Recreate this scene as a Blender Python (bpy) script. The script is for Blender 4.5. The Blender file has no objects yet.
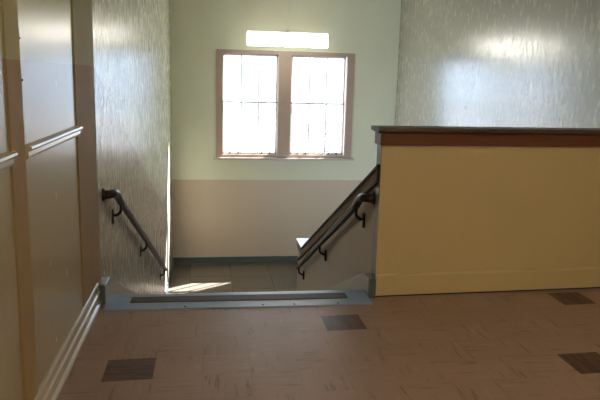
import bpy, bmesh, math, random
from mathutils import Vector, Matrix
random.seed(4)
C = bpy.context.scene.collection
EYE = 1.908
XL, XD, XR = -0.93, 1.466, 4.41          # left wall, face of the half wall along the stairs, right wall
YF = 15.0                                # far wall
LZ = -2.507                              # landing level
YE = 5.48                                # edge of the hall floor
CEIL = 4.0

# ------------------------------------------------------------------ materials
def mat(name):
    m = bpy.data.materials.new(name); m.use_nodes = True
    nt = m.node_tree; b = nt.nodes['Principled BSDF']
    return m, nt, b
def N(nt, t, **k):
    n = nt.nodes.new(t)
    for a, v in k.items(): setattr(n, a, v)
    return n
def L(nt, a, b): nt.links.new(a, b)
def math_(nt, op, a, b=None, c=None):
    n = N(nt, 'ShaderNodeMath', operation=op)
    for i, v in enumerate((a, b, c)):
        if v is None: continue
        if isinstance(v, (int, float)): n.inputs[i].default_value = v
        else: L(nt, v, n.inputs[i])
    return n.outputs[0]
def xyz(nt):
    tc = N(nt, 'ShaderNodeTexCoord'); s = N(nt, 'ShaderNodeSeparateXYZ'); L(nt, tc.outputs['Object'], s.inputs[0])
    return tc.outputs['Object'], s.outputs[0], s.outputs[1], s.outputs[2]
def noise(nt, vec, scale, sc=(1, 1, 1), detail=3, rough=.55):
    mp = N(nt, 'ShaderNodeMapping'); mp.inputs['Scale'].default_value = sc; L(nt, vec, mp.inputs[0])
    n = N(nt, 'ShaderNodeTexNoise'); n.inputs['Scale'].default_value = scale
    n.inputs['Detail'].default_value = detail; n.inputs['Roughness'].default_value = rough
    L(nt, mp.outputs[0], n.inputs['Vector']); return n.outputs['Fac']
def mixc(nt, f, a, b, blend='MIX'):
    n = N(nt, 'ShaderNodeMix', data_type='RGBA', blend_type=blend)
    for s, v in ((n.inputs[0], f), (n.inputs[6], a), (n.inputs[7], b)):
        if isinstance(v, (int, float)): s.default_value = v
        elif isinstance(v, tuple): s.default_value = (*v, 1)
        else: L(nt, v, s)
    return n.outputs[2]
def bump(nt, b, h, strength, dist=.01):
    n = N(nt, 'ShaderNodeBump'); n.inputs['Strength'].default_value = strength; n.inputs['Distance'].default_value = dist
    L(nt, h, n.inputs['Height']); L(nt, n.outputs[0], b.inputs['Normal'])

GREEN = (.80, .81, .63)
TAN = (.65, .54, .41)
def wall_paint(name, mode, rough=.3, upper=GREEN, lower=TAN, bs=.25, rvar=.12, spec=.5, coat=0):
    """gloss wall paint in two tones; mode tells where the line between the tones runs"""
    m, nt, b = mat(name); v, x, y, z = xyz(nt)
    if mode == 'level': line = -.488
    elif mode == 'hall': line = 1.96
    elif mode == 'stair':                      # falls with the stairs, then level over the landing
        a = math_(nt, 'MULTIPLY_ADD', y, -.371, 1.96 + .371 * YE)
        a = math_(nt, 'MINIMUM', a, 1.96); line = math_(nt, 'MAXIMUM', a, -.49)
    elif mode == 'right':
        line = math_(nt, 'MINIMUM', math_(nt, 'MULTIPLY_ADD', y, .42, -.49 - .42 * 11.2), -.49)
    else: line = -100.0 if mode == 'upper' else 100.0
    w = noise(nt, v, 9, (1, 1, .3), 2)
    if isinstance(line, float): zz = math_(nt, 'SUBTRACT', z, line)
    else: zz = math_(nt, 'SUBTRACT', z, line)
    zz = math_(nt, 'MULTIPLY_ADD', w, .012, zz)
    f = math_(nt, 'GREATER_THAN', zz, .006)
    big = noise(nt, v, 1.3, (1, 1, .5), 4)
    c = mixc(nt, f, lower, upper)
    c = mixc(nt, math_(nt, 'MULTIPLY', big, .22), c, (.36, .31, .24), 'MIX')
    L(nt, c, b.inputs['Base Color'])
    st = noise(nt, v, 14, (1, 1, .40), 2, .5)     # vertical brush streaks and drips
    fine = noise(nt, v, 45, (1, 1, .6), 1)
    sm = N(nt, 'ShaderNodeMapRange', interpolation_type='SMOOTHSTEP'); L(nt, st, sm.inputs[0]); sm.inputs[1].default_value = .2; sm.inputs[2].default_value = .8
    h = math_(nt, 'MULTIPLY_ADD', fine, .12, sm.outputs[0])
    bump(nt, b, h, bs, .012)
    L(nt, math_(nt, 'MULTIPLY_ADD', sm.outputs[0], rvar, rough - rvar * .5), b.inputs['Roughness'])
    b.inputs['Specular IOR Level'].default_value = spec
    b.inputs['Coat Weight'].default_value = coat; b.inputs['Coat Roughness'].default_value = .26
    return m
M = {}
M['far'] = wall_paint('far_wall_paint', 'level', .5, bs=.12)
M['hallp'] = wall_paint('hall_wall_paint', 'hall', .5, bs=.12)
M['stairp'] = wall_paint('stair_wall_paint', 'stair', .26, bs=.17, rvar=.14, spec=.32, lower=(.50, .43, .35))
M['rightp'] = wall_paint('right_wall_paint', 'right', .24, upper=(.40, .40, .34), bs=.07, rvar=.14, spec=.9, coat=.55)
M['divp'] = wall_paint('divider_paint', 'lower', .38, lower=(.62, .50, .38), bs=.12)
M['parp'] = wall_paint('parapet_paint', 'lower', .5, lower=(.68, .53, .26), bs=.12)
M['stile'] = wall_paint('stile_paint', 'hall', .65, upper=(.42, .38, .18), lower=(.36, .24, .105), bs=.1, spec=.1)
M['panel'] = wall_paint('panel_enamel', 'hall', .26, upper=(.50, .47, .30), lower=(.42, .34, .21), bs=.05, rvar=.03, spec=.22)
M['ceil'] = wall_paint('ceiling_paint', 'upper', .7, upper=(.72, .70, .58), bs=.05)

def simple(name, col, rough=.4, metal=0, var=.15, ns=12, sc=(1, 1, 1), bs=0., spec=.5, dark=None):
    m, nt, b = mat(name); v, x, y, z = xyz(nt)
    n = noise(nt, v, ns, sc, 4)
    d = dark or tuple(c * .45 for c in col)
    L(nt, mixc(nt, math_(nt, 'MULTIPLY', n, var * 2), col, d), b.inputs['Base Color'])
    b.inputs['Roughness'].default_value = rough; b.inputs['Metallic'].default_value = metal
    b.inputs['Specular IOR Level'].default_value = spec
    if bs: bump(nt, b, n, bs, .005)
    return m
M['wood'] = simple('mahogany_varnish', (.19, .062, .026), .38, var=.3, ns=14, sc=(.15, 1, 3), bs=.08)
M['capwood'] = simple('dark_cap_varnish', (.115, .07, .045), .42, var=.3, ns=12, sc=(.15, 1, 1), bs=.06, spec=.22)
M['divcap'] = simple('dark_stair_cap', (.03, .02, .016), .55, var=.2, spec=.3)
M['divwood'] = simple('stair_cap_wood', (.34, .17, .09), .6, var=.3, ns=14, sc=(1, .2, 3), bs=.06)
M['railwood'] = simple('rail_varnish', (.032, .014, .011), .36, var=.3, ns=20, sc=(1, .2, 1), bs=.03, spec=.4)
M['iron'] = simple('black_iron', (.012, .011, .011), .35, var=.2)
M['casing'] = simple('window_casing_paint', (.50, .37, .29), .42, var=.15, ns=6)
M['sash'] = simple('sash_paint', (.80, .78, .80), .35, var=.1)
M['sill'] = simple('sill_paint', (.62, .55, .50), .35, var=.15)
M['blue'] = simple('enamel_with_sky_sheen', (.33, .47, .78), .30, var=.35, ns=5, sc=(.5, 2, 2), bs=.15, spec=.8)  # grey blue enamel with the sky's reflection worked into its colour
M['bluebase'] = simple('grey_blue_baseboard_enamel', (.10, .125, .135), .4, var=.2)
M['strip'] = simple('worn_tread_strip', (.10, .078, .07), .6, var=.3, ns=25, bs=.2)
M['curb'] = simple('stringer_enamel', (.30, .29, .27), .3, var=.35, ns=7, bs=.3)
M['curblit'] = simple('lit_stringer_enamel', (.52, .52, .50), .3, var=.3, ns=7, bs=.2)  # stringer enamel again, light on this board put into a paler colour
M['curbend'] = simple('stringer_end_enamel', (.13, .14, .14), .3, var=.35, ns=7, bs=.2)
M['mould'] = simple('moulding_gloss', (.58, .50, .38), .2, var=.12, ns=5, sc=(2, .4, 2), bs=.08, spec=.8)
M['endcap'] = simple('post_top_window_sheen', (.75, .77, .82), .12, var=.05, spec=.9)  # near-white base colour carries the window's reflection
M['gapshade'] = simple('black_gap_shade', (.008, .007, .006), .8)
M['tread'] = simple('stair_tread_grey', (.16, .15, .14), .35, var=.3, bs=.1)
M['ground'] = simple('pale_concrete_yard', (.17, .17, .17), .9, var=.1, ns=1)
M['bark'] = simple('bark', (.20, .15, .11), .9, bs=.5)
M['leaf'] = simple('pale_leaves', (.09, .13, .13), .6, var=.3, ns=3)
M['white'] = simple('fixture_enamel', (.75, .75, .72), .35, var=.05)

def emit(name, col, s):
    m, nt, b = mat(name); b.inputs['Base Color'].default_value = (.8, .8, .8, 1)
    b.inputs['Emission Color'].default_value = (*col, 1); b.inputs['Emission Strength'].default_value = s
    return m
M['tube'] = emit('lit_diffuser', (1, .96, .86), 9.0)
M['hallfill'] = emit('hall_fill_diffuser', (1, .86, .64), 34.0)

m, nt, b = mat('window_glass'); M['glass'] = m
nt.nodes.remove(b); out = nt.nodes['Material Output']
tr = N(nt, 'ShaderNodeBsdfTransparent'); gl = N(nt, 'ShaderNodeBsdfGlossy'); gl.inputs['Roughness'].default_value = .02
mx = N(nt, 'ShaderNodeMixShader'); mx.inputs[0].default_value = .04; L(nt, tr.outputs[0], mx.inputs[1]); L(nt, gl.outputs[0], mx.inputs[2])
L(nt, mx.outputs[0], out.inputs['Surface'])
tr.inputs[0].default_value = (.97, .98, 1, 1)

# floor tiles: square streaky vinyl, grain turned from tile to tile, a few dark accent tiles
TS, TX, TY, SH = .3155, -.675, 3.905, .05
def tile_mat(name, ts, tx, ty, sh, light, lo, hi, accents, seam, rough, streaky=True):
    m, nt, b = mat(name); v, x, y, z = xyz(nt)
    u = math_(nt, 'DIVIDE', math_(nt, 'SUBTRACT', x, tx), ts)
    yy = math_(nt, 'MULTIPLY_ADD', x, -sh, y)
    w = math_(nt, 'DIVIDE', math_(nt, 'SUBTRACT', yy, ty), ts)
    fu, fw = math_(nt, 'FLOOR', u), math_(nt, 'FLOOR', w)
    cb = N(nt, 'ShaderNodeCombineXYZ'); L(nt, fu, cb.inputs[0]); L(nt, fw, cb.inputs[1])
    wn = N(nt, 'ShaderNodeTexWhiteNoise'); L(nt, cb.outputs[0], wn.inputs['Vector'])
    par = math_(nt, 'FLOORED_MODULO', math_(nt, 'ADD', fu, fw), 2.0)
    par = math_(nt, 'GREATER_THAN', par, .5)
    off = N(nt, 'ShaderNodeVectorMath', operation='SCALE'); L(nt, wn.outputs['Color'], off.inputs[0]); off.inputs['Scale'].default_value = 20
    ad = N(nt, 'ShaderNodeVectorMath', operation='ADD'); L(nt, v, ad.inputs[0]); L(nt, off.outputs[0], ad.inputs[1])
    n1 = noise(nt, ad.outputs[0], 22, (.16, 1.3, 1), 3, .65); n2 = noise(nt, ad.outputs[0], 22, (1.3, .16, 1), 3, .65)
    mf = N(nt, 'ShaderNodeMix', data_type='FLOAT'); L(nt, par, mf.inputs[0]); L(nt, n1, mf.inputs[2]); L(nt, n2, mf.inputs[3])
    st = mf.outputs[0]
    dk = N(nt, 'ShaderNodeMapRange'); L(nt, st, dk.inputs[0]); dk.inputs[1].default_value = .28; dk.inputs[2].default_value = .43; dk.inputs[3].default_value = 1; dk.inputs[4].default_value = 0
    lt = N(nt, 'ShaderNodeMapRange'); L(nt, st, lt.inputs[0]); lt.inputs[1].default_value = .60; lt.inputs[2].default_value = .74
    c = mixc(nt, math_(nt, 'MULTIPLY', wn.outputs['Value'], .22), light, tuple(a * .7 for a in light))
    c = mixc(nt, math_(nt, 'MULTIPLY', dk.outputs[0], .55), c, lo)
    c = mixc(nt, math_(nt, 'MULTIPLY', lt.outputs[0], .5 if streaky else .08), c, hi)
    wear = noise(nt, v, 2.2, (1, 1, 1), 5); c = mixc(nt, math_(nt, 'MULTIPLY', wear, .22), c, (.13, .10, .085))
    tot = None
    for (au, aw) in accents:
        q = math_(nt, 'MULTIPLY', math_(nt, 'COMPARE', fu, float(au), .1), math_(nt, 'COMPARE', fw, float(aw), .1))
        tot = q if tot is None else math_(nt, 'ADD', tot, q)
    if tot is not None:
        dc = mixc(nt, math_(nt, 'GREATER_THAN', st, .5), (.065, .028, .02), (.115, .052, .036)); c = mixc(nt, tot, c, dc)
    e = .5 - .018
    su = math_(nt, 'ABSOLUTE', math_(nt, 'SUBTRACT', math_(nt, 'FRACT', u), .5)); sw = math_(nt, 'ABSOLUTE', math_(nt, 'SUBTRACT', math_(nt, 'FRACT', w), .5))
    s = math_(nt, 'GREATER_THAN', math_(nt, 'MAXIMUM', su, sw), .493)
    c = mixc(nt, math_(nt, 'MULTIPLY', s, seam), c, (.04, .03, .025))
    L(nt, c, b.inputs['Base Color'])
    L(nt, math_(nt, 'MULTIPLY_ADD', wear, .25 if streaky else .12, rough), b.inputs['Roughness'])
    bump(nt, b, wear, .08, .01)
    return m
M['floor'] = tile_mat('hall_vinyl_tiles', TS, TX, TY, SH, (.39, .25, .19), (.09, .05, .04), (.55, .38, .28),
                      [(0, 0), (5, 2), (12, 3), (10, -1), (3, -6), (8, -8), (1, -12), (-5, 4)], .18, .33)
M['landing'] = tile_mat('landing_tiles', .9, -.42, 12.1, 0., (.125, .108, .085), (.08, .068, .055), (.14, .12, .095), [], .55, .16, False)

# ------------------------------------------------------------------ helpers
def obj(name, bm, m, parent=None, smooth=False, loc=None):
    bmesh.ops.recalc_face_normals(bm, faces=bm.faces)
    me = bpy.data.meshes.new(name); bm.to_mesh(me); bm.free()
    me.materials.append(m)
    if smooth:
        for p in me.polygons: p.use_smooth = True
    o = bpy.data.objects.new(name, me); C.objects.link(o)
    if parent: o.parent = parent
    if loc: o.location = loc
    return o
def box(bm, a, b, bev=0):
    r = bmesh.ops.create_cube(bm, size=1)
    vs = r['verts']
    for v in vs:
        v.co = Vector([(a[i] + b[i]) / 2 + v.co[i] * (b[i] - a[i]) for i in range(3)])
    if bev:
        es = list({e for v in vs for e in v.link_edges})
        bmesh.ops.bevel(bm, geom=es, offset=bev, segments=2, affect='EDGES')
    return vs
def bx(a, b, bev=0):
    bm = bmesh.new(); box(bm, a, b, bev); return bm
def prism(bm, poly, axis, a, b):
    """extrude a 2D outline along an axis ('x': poly is (y,z); 'y': poly is (x,z))"""
    def P(p, t): return (t, p[0], p[1]) if axis == 'x' else (p[0], t, p[1]) if axis == 'y' else (p[0], p[1], t)
    A = [bm.verts.new(P(p, a)) for p in poly]; B = [bm.verts.new(P(p, b)) for p in poly]
    bm.faces.new(A); bm.faces.new(B[::-1]); n = len(poly)
    for i in range(n): bm.faces.new((A[i], B[i], B[(i + 1) % n], A[(i + 1) % n]))
def sweep(bm, pts, prof, up=Vector((0, 0, 1)), closed_ends=True):
    """carry an outline (side, up) along a path"""
    pts = [Vector(p) for p in pts]; rings = []
    for i, p in enumerate(pts):
        d = (pts[min(i + 1, len(pts) - 1)] - pts[max(i - 1, 0)]).normalized()
        s = d.cross(up)
        s = s.normalized() if s.length > 1e-4 else Vector((1, 0, 0))
        u = s.cross(d)
        rings.append([bm.verts.new(p + s * a + u * b) for a, b in prof])
    n = len(prof)
    for r0, r1 in zip(rings, rings[1:]):
        for i in range(n): bm.faces.new((r0[i], r0[(i + 1) % n], r1[(i + 1) % n], r1[i]))
    if closed_ends: bm.faces.new(rings[0][::-1]); bm.faces.new(rings[-1])
def circ(r, n=12, k=1.0): return [(r * math.cos(2 * math.pi * i / n), k * r * math.sin(2 * math.pi * i / n)) for i in range(n)]
def empty(name, loc, label=None, cat=None, group=None, kind=None):
    o = bpy.data.objects.new(name, None); C.objects.link(o); o.location = loc
    o.empty_display_size = .1
    tag(o, label, cat, group, kind); return o
def tag(o, label=None, cat=None, group=None, kind=None):
    for k, v in (('label', label), ('category', cat), ('group', group), ('kind', kind)):
        if v: o[k] = v
    return o
def part(name, bm, m, parent, smooth=False):
    """bm is in world space; keep it there although the parent stands elsewhere"""
    bmesh.ops.translate(bm, verts=bm.verts, vec=-wloc(parent))
    o = obj(name, bm, m, parent, smooth); return o
def wloc(o):
    v = Vector(o.location)
    while o.parent: o = o.parent; v += Vector(o.location)
    return v
def subpart(name, bm, m, parent, smooth=False): return part(name, bm, m, parent, smooth)
def struct(name, bm, m, label=None): return tag(obj(name, bm, m), label, None, None, 'structure')

def py(x): return 5.2524 + SH * x
# ------------------------------------------------------------------ room shell
YB = -4.0; YN = 5.13
bm = bmesh.new(); box(bm, (XL, YB, -.25), (XR, YN, 0)); box(bm, (XL, YN, -.25), (XD, YE - .03, -.002)); prism(bm, [(XD, YN), (XR, YN), (XR, py(XR) + .16), (XD, py(XD) + .16)], 'z', -.25, 0)
struct('floor', bm, M['floor'], 'brown streaky vinyl tile floor of the upper hall with a few darker tiles')
struct('floor_landing', bx((XL, 10.91, LZ - .2), (XR, YF, LZ)), M['landing'], 'grey brown tile floor of the landing under the window')
struct('floor_lower', bx((XL, 5.0, -5.3), (XR, 11., -5.1)), M['landing'])
struct('ceiling', bx((XL - .3, YB - .3, CEIL), (XR + .3, YF + .3, CEIL + .2)), M['ceil'])
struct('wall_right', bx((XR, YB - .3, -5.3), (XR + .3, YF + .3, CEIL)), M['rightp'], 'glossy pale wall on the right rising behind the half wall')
struct('wall_rear', bx((XL, YB - .3, -.25), (XR, YB, CEIL)), M['hallp'])
# left wall: along the stairs, and the panelled stretch beside the hall
def xl(y): return XL + .0075 * (y - YE)          # the stair wall closes in very slightly towards the window
bm = bmesh.new(); prism(bm, [(XL - .3, YE), (XL, YE), (xl(YF + .3), YF + .3), (XL - .3, YF + .3)], 'z', -5.3, CEIL)
struct('wall_stair', bm, M['stairp'], 'glossy wall on the left of the stairs with pale upper paint falling with the steps')

wl = tag(bpy.data.objects.new('wall_left', None), 'panelled cream and tan wall on the left of the hall', None, None, 'structure'); C.objects.link(wl)
part('wall_core', bx((XL - .3, YB - .3, -.25), (XL - .02, YE, CEIL)), M['hallp'], wl)
stiles = [(4.72, YE - .002), (3.17, 3.405), (1.62, 1.85), (.07, .30), (-1.48, -1.25), (-3.03, -2.8)]
for a, b_ in stiles:
    bm = bx((XL - .02, a, .0), (XL + .006, b_, CEIL - .002), .004); part('stile', bm, M['stile'], wl)
for (a, _), (_, c) in zip(stiles, stiles[1:]):
    p = part('panel', bx((XL - .02, c, .16), (XL - .004, a, CEIL - .002)), M['panel'], wl)
    # rail moulding across the panel: two beads over a flat band
    bm = bmesh.new()
    prof = [(XL - .004, 1.462), (XL + .012, 1.466), (XL + .016, 1.478), (XL + .016, 1.502), (XL + .030, 1.506), (XL + .036, 1.516), (XL + .032, 1.528), (XL - .004, 1.536)]
    e = a + (.06 if a > 4 else -.002)
    prism(bm, prof, 'y', c + .012, e); part('rail', bm, M['mould'], wl)
bm = bmesh.new()
prof = [(XL - .02, .001), (-.893, .001), (-.893, .022), (-.902, .034), (-.908, .040), (-.908, .095), (-.902, .100), (-.902, .112), (-.910, .122), (-.913, .128), (-.913, .172), (-.918, .186), (-.922, .190), (XL - .02, .190)]
prism(bm, prof, 'y', YB, 5.30); tag(obj('baseboard_left', bm, M['mould']), 'glossy tan moulded baseboard along the panelled left wall', None, None, 'structure')
for (y, z) in ((3.43, 2.066), (3.44, 1.862)):
    bm = bmesh.new(); bmesh.ops.create_cone(bm, cap_ends=True, segments=12, radius1=.007, radius2=.005, depth=.008)
    bmesh.ops.rotate(bm, verts=bm.verts, matrix=Matrix.Rotation(math.pi / 2, 3, 'Y')); bmesh.ops.translate(bm, verts=bm.verts, vec=(XL - .0005, y, z))
    part('screw', bm, M['iron'], wl, True)

# far wall with the window opening
W0, W1, WZ0, WZ1 = .20, 3.34, .055, 2.47
bm = bmesh.new()
box(bm, (XL, YF, LZ - .2), (XR, YF + .3, WZ0)); box(bm, (XL, YF, WZ1), (XR, YF + .3, CEIL))
box(bm, (XL, YF, WZ0), (W0, YF + .3, WZ1)); box(bm, (W1, YF, WZ0), (XR, YF + .3, WZ1))
struct('wall_back', bm, M['far'], 'stairwell end wall, pale green above and tan below, around the double window')
bm = bmesh.new(); prism(bm, [(YF, LZ), (YF - .022, LZ), (YF - .022, LZ + .125), (YF - .012, LZ + .14), (YF, LZ + .14)], 'x', xl(YF) + .022, XR)
struct('baseboard_back', bm, M['bluebase'], 'grey blue baseboard along the landing under the window')
bm = bmesh.new(); prism(bm, [(xl(11.2), 11.2), (xl(11.2) + .022, 11.2), (xl(YF) + .022, YF), (xl(YF), YF)], 'z', LZ, LZ + .14)
struct('baseboard_left_landing', bm, M['bluebase'])

# ------------------------------------------------------------------ double window
win = empty('window_1', ((W0 + W1) / 2, YF, WZ0), 'wooden double sash window over the landing, white with daylight', kind='structure')
c0, c1 = .335, 1.535; d0, d1 = 1.93, 3.135         # sash openings
bm = bmesh.new()
box(bm, (.155, YF - .028, .04), (c0 - .03, YF + .03, 2.50), .004); box(bm, (d1 + .06, YF - .028, .04), (3.365, YF + .03, 2.50), .004)
box(bm, (.155, YF - .03, 2.425), (3.365, YF + .03, 2.505), .004)
box(bm, (c1 + .05, YF - .026, .06), (d0 - .05, YF + .16, 2.43), .004)
box(bm, (.21, YF - .01, .06), (3.33, YF + .16, .115), .004)
box(bm, (.2, YF + .03, .06), (c0 - .045, YF + .29, 2.46)); box(bm, (d1 + .065, YF + .03, .06), (3.34, YF + .29, 2.46)); box(bm, (.2, YF + .03, 2.42), (3.34, YF + .29, 2.47))
part('window_frame', bm, M['casing'], win)
bm = bx((.09, YF - .085, .0), (3.43, YF + .06, .045), .008); part('window_sill', bm, M['sill'], win)
bm = bx((.12, YF - .03, 2.503), (3.39, YF + .0, 2.53), .003); part('head_moulding', bm, M['far'], win)
bm = bmesh.new(); box(bm, (.118, YF - .016, .05), (.153, YF, 2.503), .003); box(bm, (3.367, YF - .016, .05), (3.402, YF, 2.503), .003)
part('plaster_bead', bm, M['ceil'], win)
part('outer_sill', bx((.15, YF + .06, -.02), (3.39, YF + .36, .058)), M['sill'], win)
MR = 1.325
for (a, b_) in ((c0, c1), (d0, d1)):
    for (z0, z1, yy, low) in ((.115, MR + .022, YF + .075, True), (MR - .022, 2.42, YF + .125, False)):
        bm = bmesh.new(); w = .045; t = .022
        box(bm, (a - w, yy - t, z0), (a, yy + t, z1), .004); box(bm, (b_, yy - t, z0), (b_ + w, yy + t, z1), .004)
        bz = z0 + (.05 if low else .035); tz = z1 - (.035 if low else .045)
        box(bm, (a - w, yy - t, z0), (b_ + w, yy + t, bz), .004); box(bm, (a - w, yy - t, tz), (b_ + w, yy + t, z1), .004)
        s = part('sash', bm, M['sash'], win)
        for k in (1, 2):
            x = a + (b_ - a) * k / 3; subpart('muntin', bx((x - .016, yy - .014, bz), (x + .016, yy + .014, tz)), M['sash'], s)
        subpart('glass', bx((a - .01, yy - .002, bz - .01), (b_ + .01, yy + .002, tz + .01)), M['glass'], s)
        if low:
            for fx in (.12, .28, .74, .90):
                x = a + (b_ - a) * fx; bm = bmesh.new()
                box(bm, (x - .022, yy - .045, bz - .035), (x + .022, yy - t, bz - .022), .003); box(bm, (x - .016, yy - .047, bz - .03), (x + .016, yy - .04, bz + .012), .003)
                subpart('sash_lift', bm, M['iron'], s)

# ------------------------------------------------------------------ staircase
NR = 15; RI = -LZ / NR; TR = (10.91 - YE) / (NR - 1)
st = empty('staircase', (.26, YE, 0), 'grey painted staircase going down from the hall edge to the landing', 'stairs')
bm = bmesh.new(); poly = [(YE - .03, -.25)]
poly = [(YE, -.02)]
for i in range(NR):
    y = YE + i * TR; z = -RI * (i + 1)
    poly.append((y, z if i < NR else LZ))
    if i < NR - 1: poly.append((y + TR, z))
poly += [(10.905, LZ - .19), (10.6, LZ - .19), (YE, -.32)]
prism(bm, poly, 'x', XL + .113, XD - .066); part('steps', bm, M['tread'], st)
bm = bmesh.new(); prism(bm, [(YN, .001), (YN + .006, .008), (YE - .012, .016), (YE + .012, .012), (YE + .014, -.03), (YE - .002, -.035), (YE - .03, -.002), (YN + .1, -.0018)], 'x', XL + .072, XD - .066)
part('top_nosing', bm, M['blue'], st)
bm = bx((-.66, 5.275, .004), (1.21, 5.41, .0175), .002); part('tread_strip', bm, M['strip'], st)
for x in (.45, .72, -.2, 1.1):
    bm = bmesh.new()
    bmesh.ops.create_cone(bm, cap_ends=True, segments=10, radius1=.009, radius2=.007, depth=.006, matrix=Matrix.Translation((x, YN + .035, .0105)))
    part('screw', bm, M['iron'], st)
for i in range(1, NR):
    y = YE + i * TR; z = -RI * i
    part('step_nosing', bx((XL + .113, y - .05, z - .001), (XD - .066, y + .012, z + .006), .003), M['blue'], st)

# stringers against the walls
def stringer(x0, x1, label, m):
    o = empty('stair_stringer', ((x0 + x1) / 2, 5.34, 0), label, 'stringer')
    bm = bmesh.new()
    prism(bm, [(5.335, .001), (5.335, .16), (5.55, .155), (10.75, .155 - .43 * 5.2), (11.05, LZ + .14), (11.2, LZ + .14), (11.2, LZ + .001), (10.92, LZ + .001), (5.70, -.14), (YE + .016, -.05), (YE + .016, .001)], 'x', x0, x1)
    bmesh.ops.bevel(bm, geom=list(bm.edges), offset=.004, segments=1, affect='EDGES')
    if x0 < 0:
        for v in bm.verts: v.co.x += .0075 * max(0, v.co.y - YE)
    part('board', bm, m, o)
    part('end_block', bx((x0, 5.29, .001), (x1, 5.335, .165), .004), M['curbend'], o)
    return o
stringer(XL + .001, XL + .068, 'grey stringer board at the foot of the left stair wall', M['curb'])
stringer(XD - .062, XD - .001, 'grey stringer board at the foot of the sloping half wall', M['curblit'])

# ------------------------------------------------------------------ half wall across the hall edge
def slab(x0, x1, y0, y1, z0, z1):               # box whose long faces follow the hall's edge line
    bm = bmesh.new(); prism(bm, [(x0, py(x0) + y0), (x1, py(x1) + y0), (x1, py(x1) + y1), (x0, py(x0) + y1)], 'z', z0, z1)
    return bm
def slab_prof(x0, x1, prof):                     # outline (y,z) carried from x0 to x1
    bm = bmesh.new()
    A = [bm.verts.new((x0, py(x0) + y, z)) for y, z in prof]; B = [bm.verts.new((x1, py(x1) + y, z)) for y, z in prof]
    bm.faces.new(A); bm.faces.new(B[::-1]); n = len(prof)
    for i in range(n): bm.faces.new((A[i], B[i], B[(i + 1) % n], A[(i + 1) % n]))
    return bm
hw = empty('half_wall', (2.93, 5.4, 0), 'tan painted half wall with a dark wooden cap at the edge of the hall', 'half wall')
part('body', slab(XD, XR - .001, 0, .15, .012, 1.45), M['parp'], hw)
part('bottom_shade', slab(XD + .01, XR - .001, -.004, .14, .0005, .014), M['gapshade'], hw)  # dark strip standing for the shade in the gap under the wall
part('baseboard', slab_prof(XD + .002, XR - .001, [(0, .016), (-.016, .016), (-.016, .190), (-.012, .202), (-.004, .208), (0, .21)]), M['parp'], hw)
part('fascia', slab_prof(XD - .015, XR - .001, [(0, 1.362), (-.022, 1.362), (-.022, 1.466), (0, 1.466)]), M['wood'], hw)
part('end_lit_face', slab(XD - .004, XD - .0005, .004, .149, .17, 1.362), M['curb'], hw)  # thin pale slab, light on the end face put into its colour
part('end_fascia', slab(XD - .022, XD - .0005, -.022, .175, 1.362, 1.466), M['wood'], hw)
part('cap', slab_prof(XD - .05, XR - .001, [(-.062, 1.482), (-.066, 1.492), (-.060, 1.510), (-.045, 1.516), (.20, 1.516), (.212, 1.508), (.212, 1.480), (-.03, 1.466), (-.045, 1.470)]), M['capwood'], hw)

# ------------------------------------------------------------------ half wall along the stairs
D1 = 10.25
def zc(y): return 1.199 - .438 * (y - 5.326)        # cap top line
dw = empty('sloping_half_wall', (XD + .075, 7.8, -1.0), 'sloping half wall with dark wooden cap descending on the right of the stairs', 'half wall')
yk = 9.70; zk = -.718
bm = bmesh.new()
prism(bm, [(5.479, -.3), (5.479, zc(5.479) - .03), (yk, zk - .03), (D1, zk - .03), (D1, LZ - .15), (9.2, -1.98), (5.6, -.4)], 'x', XD, XD + .15)
part('body', bm, M['divp'], dw)
bm = bmesh.new()
prism(bm, [(5.36, zc(5.36) - .028), (yk - .03, zc(yk - .03) - .028), (D1, zk - .028), (D1, zk - .14), (yk + .1, zk - .15), (5.36, zc(5.36) - .135)], 'x', XD - .018, XD - .005)
part('fascia', bm, M['divwood'], dw)
bm = bmesh.new()
prism(bm, [(5.335, zc(5.335)), (yk, zc(yk)), (yk, zc(yk) - .028), (5.335, zc(5.335) - .028)], 'x', XD - .032, XD - .005)
prism(bm, [(5.48, zc(5.48)), (yk, zc(yk)), (yk, zc(yk) - .028), (5.48, zc(5.48) - .028)], 'x', XD - .006, XD + .18)
part('cap', bm, M['divcap'], dw)
bm = bmesh.new()
prism(bm, [(5.335, zc(5.335) - .128), (D1 - .1, zc(D1 - .1) - .128), (D1 - .1, zc(D1 - .1) - .156), (5.335, zc(5.335) - .156)], 'x', XD - .030, XD - .005)
box(bm, (XD - .030, 5.335, zc(5.335) - .14), (XD - .005, 5.36, zc(5.335) - .01))
part('bead', bm, M['divcap'], dw)
part('end_cap', bx((XD - .03, yk + .002, zk - .03), (XD + .18, D1 + .03, zk), .004), M['endcap'], dw)

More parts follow.
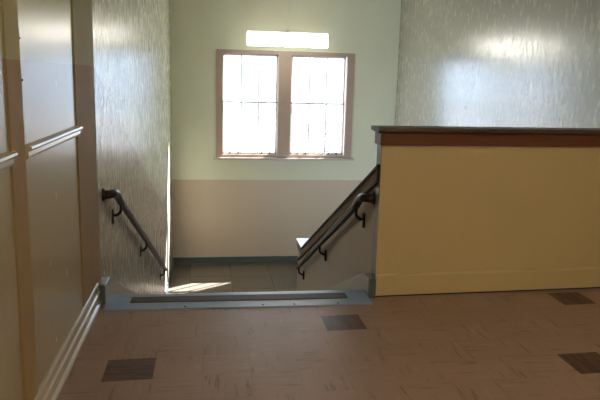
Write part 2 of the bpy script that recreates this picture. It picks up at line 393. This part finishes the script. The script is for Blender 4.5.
# ------------------------------------------------------------------ handrails
def handrail(side, xw, pts, brackets, label):
    """side: +1 wall on the left, -1 wall on the right"""
    o = empty('handrail', (xw, pts[0][1], pts[0][2]), label, 'handrail', None)
    # straight rail with a moulded section
    sec = [(-.020, -.030), (.020, -.030), (.027, -.018), (.024, -.004), (.029, .010), (.026, .024), (.012, .031), (-.012, .031), (-.026, .024), (-.029, .010), (-.024, -.004), (-.027, -.018)]
    bm = bmesh.new(); sweep(bm, pts[-2:], sec); part('rail', bm, M['railwood'], o)
    # gooseneck that returns to the wall
    bm = bmesh.new(); sweep(bm, smooth_path([Vector(p) for p in pts[:-2]] + [Vector(pts[-2]), Vector(pts[-2]) + (Vector(pts[-1]) - Vector(pts[-2])).normalized() * .06]), circ(.037, 14, 1.05))
    part('gooseneck', bm, M['railwood'], o, True)
    p0 = Vector(pts[0])
    bm = bmesh.new(); bmesh.ops.create_cone(bm, cap_ends=True, segments=20, radius1=.062, radius2=.050, depth=.022)
    bmesh.ops.rotate(bm, verts=bm.verts, matrix=Matrix.Rotation(side * math.pi / 2, 3, 'Y')); bmesh.ops.translate(bm, verts=bm.verts, vec=(xw + side * .0115, p0.y, p0.z))
    part('wall_plate', bm, M['iron'], o)
    x0_, x1_ = pts[-2][0], pts[-1][0]
    a, b_ = Vector(pts[-2]), Vector(pts[-1])
    for y in brackets:
        xr = x0_ + (x1_ - x0_) * (y - pts[-2][1]) / (pts[-1][1] - pts[-2][1]); xw = xr - side * .085
        z = a.z + (b_.z - a.z) * (y - a.y) / (b_.y - a.y) - .030
        bk = bmesh.new(); xs = xw + side * .0005
        box(bk, (min(xs, xw + side * .020), y - .03, z - .19), (max(xs, xw + side * .020), y + .03, z - .045), .006)
        q = part('bracket', bk, M['iron'], o)
        pth = smooth_path([Vector((xw + side * .008, y, z - .10)), Vector((xw + side * .04, y, z - .105)), Vector((xr - side * .006, y, z - .075)), Vector((xr, y, z - .03)), Vector((xr, y, z + .004))])
        bk = bmesh.new(); sweep(bk, pth, circ(.015, 8), up=Vector((0, 1, 0))); subpart('arm', bk, M['iron'], q, True)
        bk = bmesh.new(); s_ = (b_.z - a.z) / (b_.y - a.y)
        sweep(bk, [(xr, y - .07, z + .002 - s_ * .07), (xr, y + .07, z + .002 + s_ * .07)], [(-.018, -.005), (.018, -.005), (.018, .002), (-.018, .002)]); subpart('saddle', bk, M['iron'], q)
    # lower end cap
    d = (b_ - a).normalized()
    bm = bmesh.new(); sweep(bm, [b_, b_ + d * .02, b_ + d * .05], [(x * .9, z * .9) for x, z in sec]); part('end_knob', bm, M['iron'], o)
    return o
def smooth_path(P, n=5):
    out = []
    for i in range(len(P) - 1):
        p0, p1, p2, p3 = P[max(i - 1, 0)], P[i], P[i + 1], P[min(i + 2, len(P) - 1)]
        for k in range(n):
            t = k / n
            out.append(.5 * ((2 * p1) + (p2 - p0) * t + (2 * p0 - 5 * p1 + 4 * p2 - p3) * t * t + (3 * p1 - p0 - 3 * p2 + p3) * t ** 3))
    out.append(P[-1]); return out
x = XL + .085
handrail(1, XL, [(XL + .012, 5.74, .855), (XL + .05, 5.74, .855), (x, 5.80, .853), (x, 5.96, .825), (x, 6.12, .75), (x, 6.20, .712), (x + .042, 11.62, -1.635)], (6.24, 8.45, 11.4),
         'dark wooden handrail on iron brackets fixed to the left stair wall')
x = XD - .085
handrail(-1, XD, [(XD - .012, 5.50, .865), (XD - .05, 5.50, .865), (x, 5.545, .863), (x, 5.65, .84), (x, 5.76, .78), (x, 5.82, .739), (x, 9.62, -1.02)], (5.80 + .02, 7.72, 9.5),
         'dark wooden handrail on iron brackets fixed to the sloping half wall')

# ------------------------------------------------------------------ lights
pl = empty('pendant_light', (1.70, 14.32, 2.6), 'long lit fluorescent light hanging above the window', 'light')
part('diffuser', bx((.81, 14.26, 2.575), (2.58, 14.38, 2.868), .012), M['tube'], pl)
part('housing', bx((.805, 14.25, 2.870), (2.585, 14.39, 2.886), .004), M['white'], pl)
for xe in (.795, 2.582): part('end_plate', bx((xe, 14.25, 2.568), (xe + .015, 14.39, 2.886), .003), M['white'], pl)
part('glow_baffle', bx((.812, 14.385, 2.605), (2.578, 14.41, 2.84), .003), M['white'], pl)  # unseen plate, added and sized to hold back glow on the wall
bm = bmesh.new(); bmesh.ops.create_cone(bm, cap_ends=True, segments=8, radius1=.006, radius2=.006, depth=CEIL - 2.886, matrix=Matrix.Translation((1.70, 14.32, (CEIL + 2.886) / 2)))
part('cord', bm, M['white'], pl)
bm = bmesh.new(); bmesh.ops.create_cone(bm, cap_ends=True, segments=16, radius1=.045, radius2=.03, depth=.05, matrix=Matrix.Translation((1.70, 14.32, 2.91)))
part('canopy', bm, M['white'], pl)
def hall_fill_light(x, y, label):  # lamps added out of view to fill the hall with light
    o = empty('added_ceiling_light', (x, y, CEIL), label, 'light')
    part('housing', bx((x - .6, y - .14, CEIL - .06), (x + .6, y + .14, CEIL - .001), .008), M['white'], o)
    part('diffuser', bx((x - .58, y - .12, CEIL - .13), (x + .58, y + .12, CEIL - .062), .02), M['hallfill'], o)
hall_fill_light(2.2, 1.0, 'added fill light over the hall near the half wall, unseen above the viewer')
hall_fill_light(2.2, -2.0, 'added fill light over the hall at its far end, unseen behind the viewer')

# ------------------------------------------------------------------ outdoors
g = obj('ground', bx((-60, YF + .6, -6.3), (90, 130, -6.0)), M['ground']); tag(g, 'pale yard seen through the window', None, None, 'structure')
def tree(x, y, h, r, label, seed):
    rnd = random.Random(seed)
    t = empty('tree', (x, y, -6), label, 'tree')
    bm = bmesh.new(); sweep(bm, [(x, y, -6), (x + .05, y, -6 + h * .3), (x - .05, y + .05, -6 + h * .62)], circ(.11, 8)); 
    for k in range(6):
        a = rnd.random() * 6.28; sweep(bm, [(x, y, -6 + h * (.28 + .05 * k)), (x + math.cos(a) * r * .5, y + math.sin(a) * r * .5, -6 + h * (.5 + .05 * k))], circ(.045, 6))
    part('trunk', bm, M['bark'], t)
    bm = bmesh.new()
    for k in range(1500):
        while True:
            p = Vector((rnd.uniform(-1, 1), rnd.uniform(-1, 1), rnd.uniform(-1, 1)))
            if p.length < 1: break
        p = Vector((x + p.x * r, y + p.y * r, -6 + h * .68 + p.z * h * .32)); s = rnd.uniform(.05, .11)
        u = Vector((rnd.gauss(0, 1), rnd.gauss(0, 1), rnd.gauss(0, 1))).normalized(); w = u.orthogonal().normalized()
        vs = [bm.verts.new(p + u * s), bm.verts.new(p + w * s * .5), bm.verts.new(p - u * s), bm.verts.new(p - w * s * .5)]; bm.faces.new(vs)
    part('foliage', bm, M['leaf'], t)
tree(7.9, 40, 5.0, 1.7, 'pale leafy tree seen low through the right window', 3)

world = bpy.data.worlds.new('World'); bpy.context.scene.world = world; world.use_nodes = True
bg = world.node_tree.nodes['Background']; bg.inputs[0].default_value = (.66, .82, 1.0, 1); bg.inputs[1].default_value = 4.2
sd = bpy.data.lights.new('sun', 'SUN'); sd.energy = 48; sd.angle = math.radians(.6); sd.color = (1, .97, .93)
so = bpy.data.objects.new('sun', sd); C.objects.link(so); so.location = (20, 30, 25)
so.rotation_euler = Vector((-2.35, -1.60, -2.75)).to_track_quat('-Z', 'Y').to_euler()

# ------------------------------------------------------------------ camera
p_, y_, r_ = .188, .1432, .0266
cy, sy, cp, sp, cr, sr = math.cos(y_), math.sin(y_), math.cos(p_), math.sin(p_), math.cos(r_), math.sin(r_)
F = Vector((sy * cp, cy * cp, -sp)); ri = Vector((cy, -sy, 0)); up = ri.cross(F)
A = cr * ri + sr * up; B = -sr * ri + cr * up
cd = bpy.data.cameras.new('camera'); cd.sensor_width = 36; cd.lens = 640.82 / 600 * 36; cd.clip_end = 500
co = bpy.data.objects.new('camera', cd); C.objects.link(co)
mtx = Matrix((A, B, -F)).transposed().to_4x4(); mtx.translation = Vector((0, 0, EYE)); co.matrix_world = mtx
sc = bpy.context.scene; sc.camera = co
sc.view_settings.view_transform = 'Standard'; sc.view_settings.look = 'None'; sc.view_settings.exposure = .45; sc.view_settings.gamma = 1
sc.cycles.max_bounces = 10; sc.cycles.diffuse_bounces = 6; sc.cycles.glossy_bounces = 5; sc.cycles.transparent_max_bounces = 12
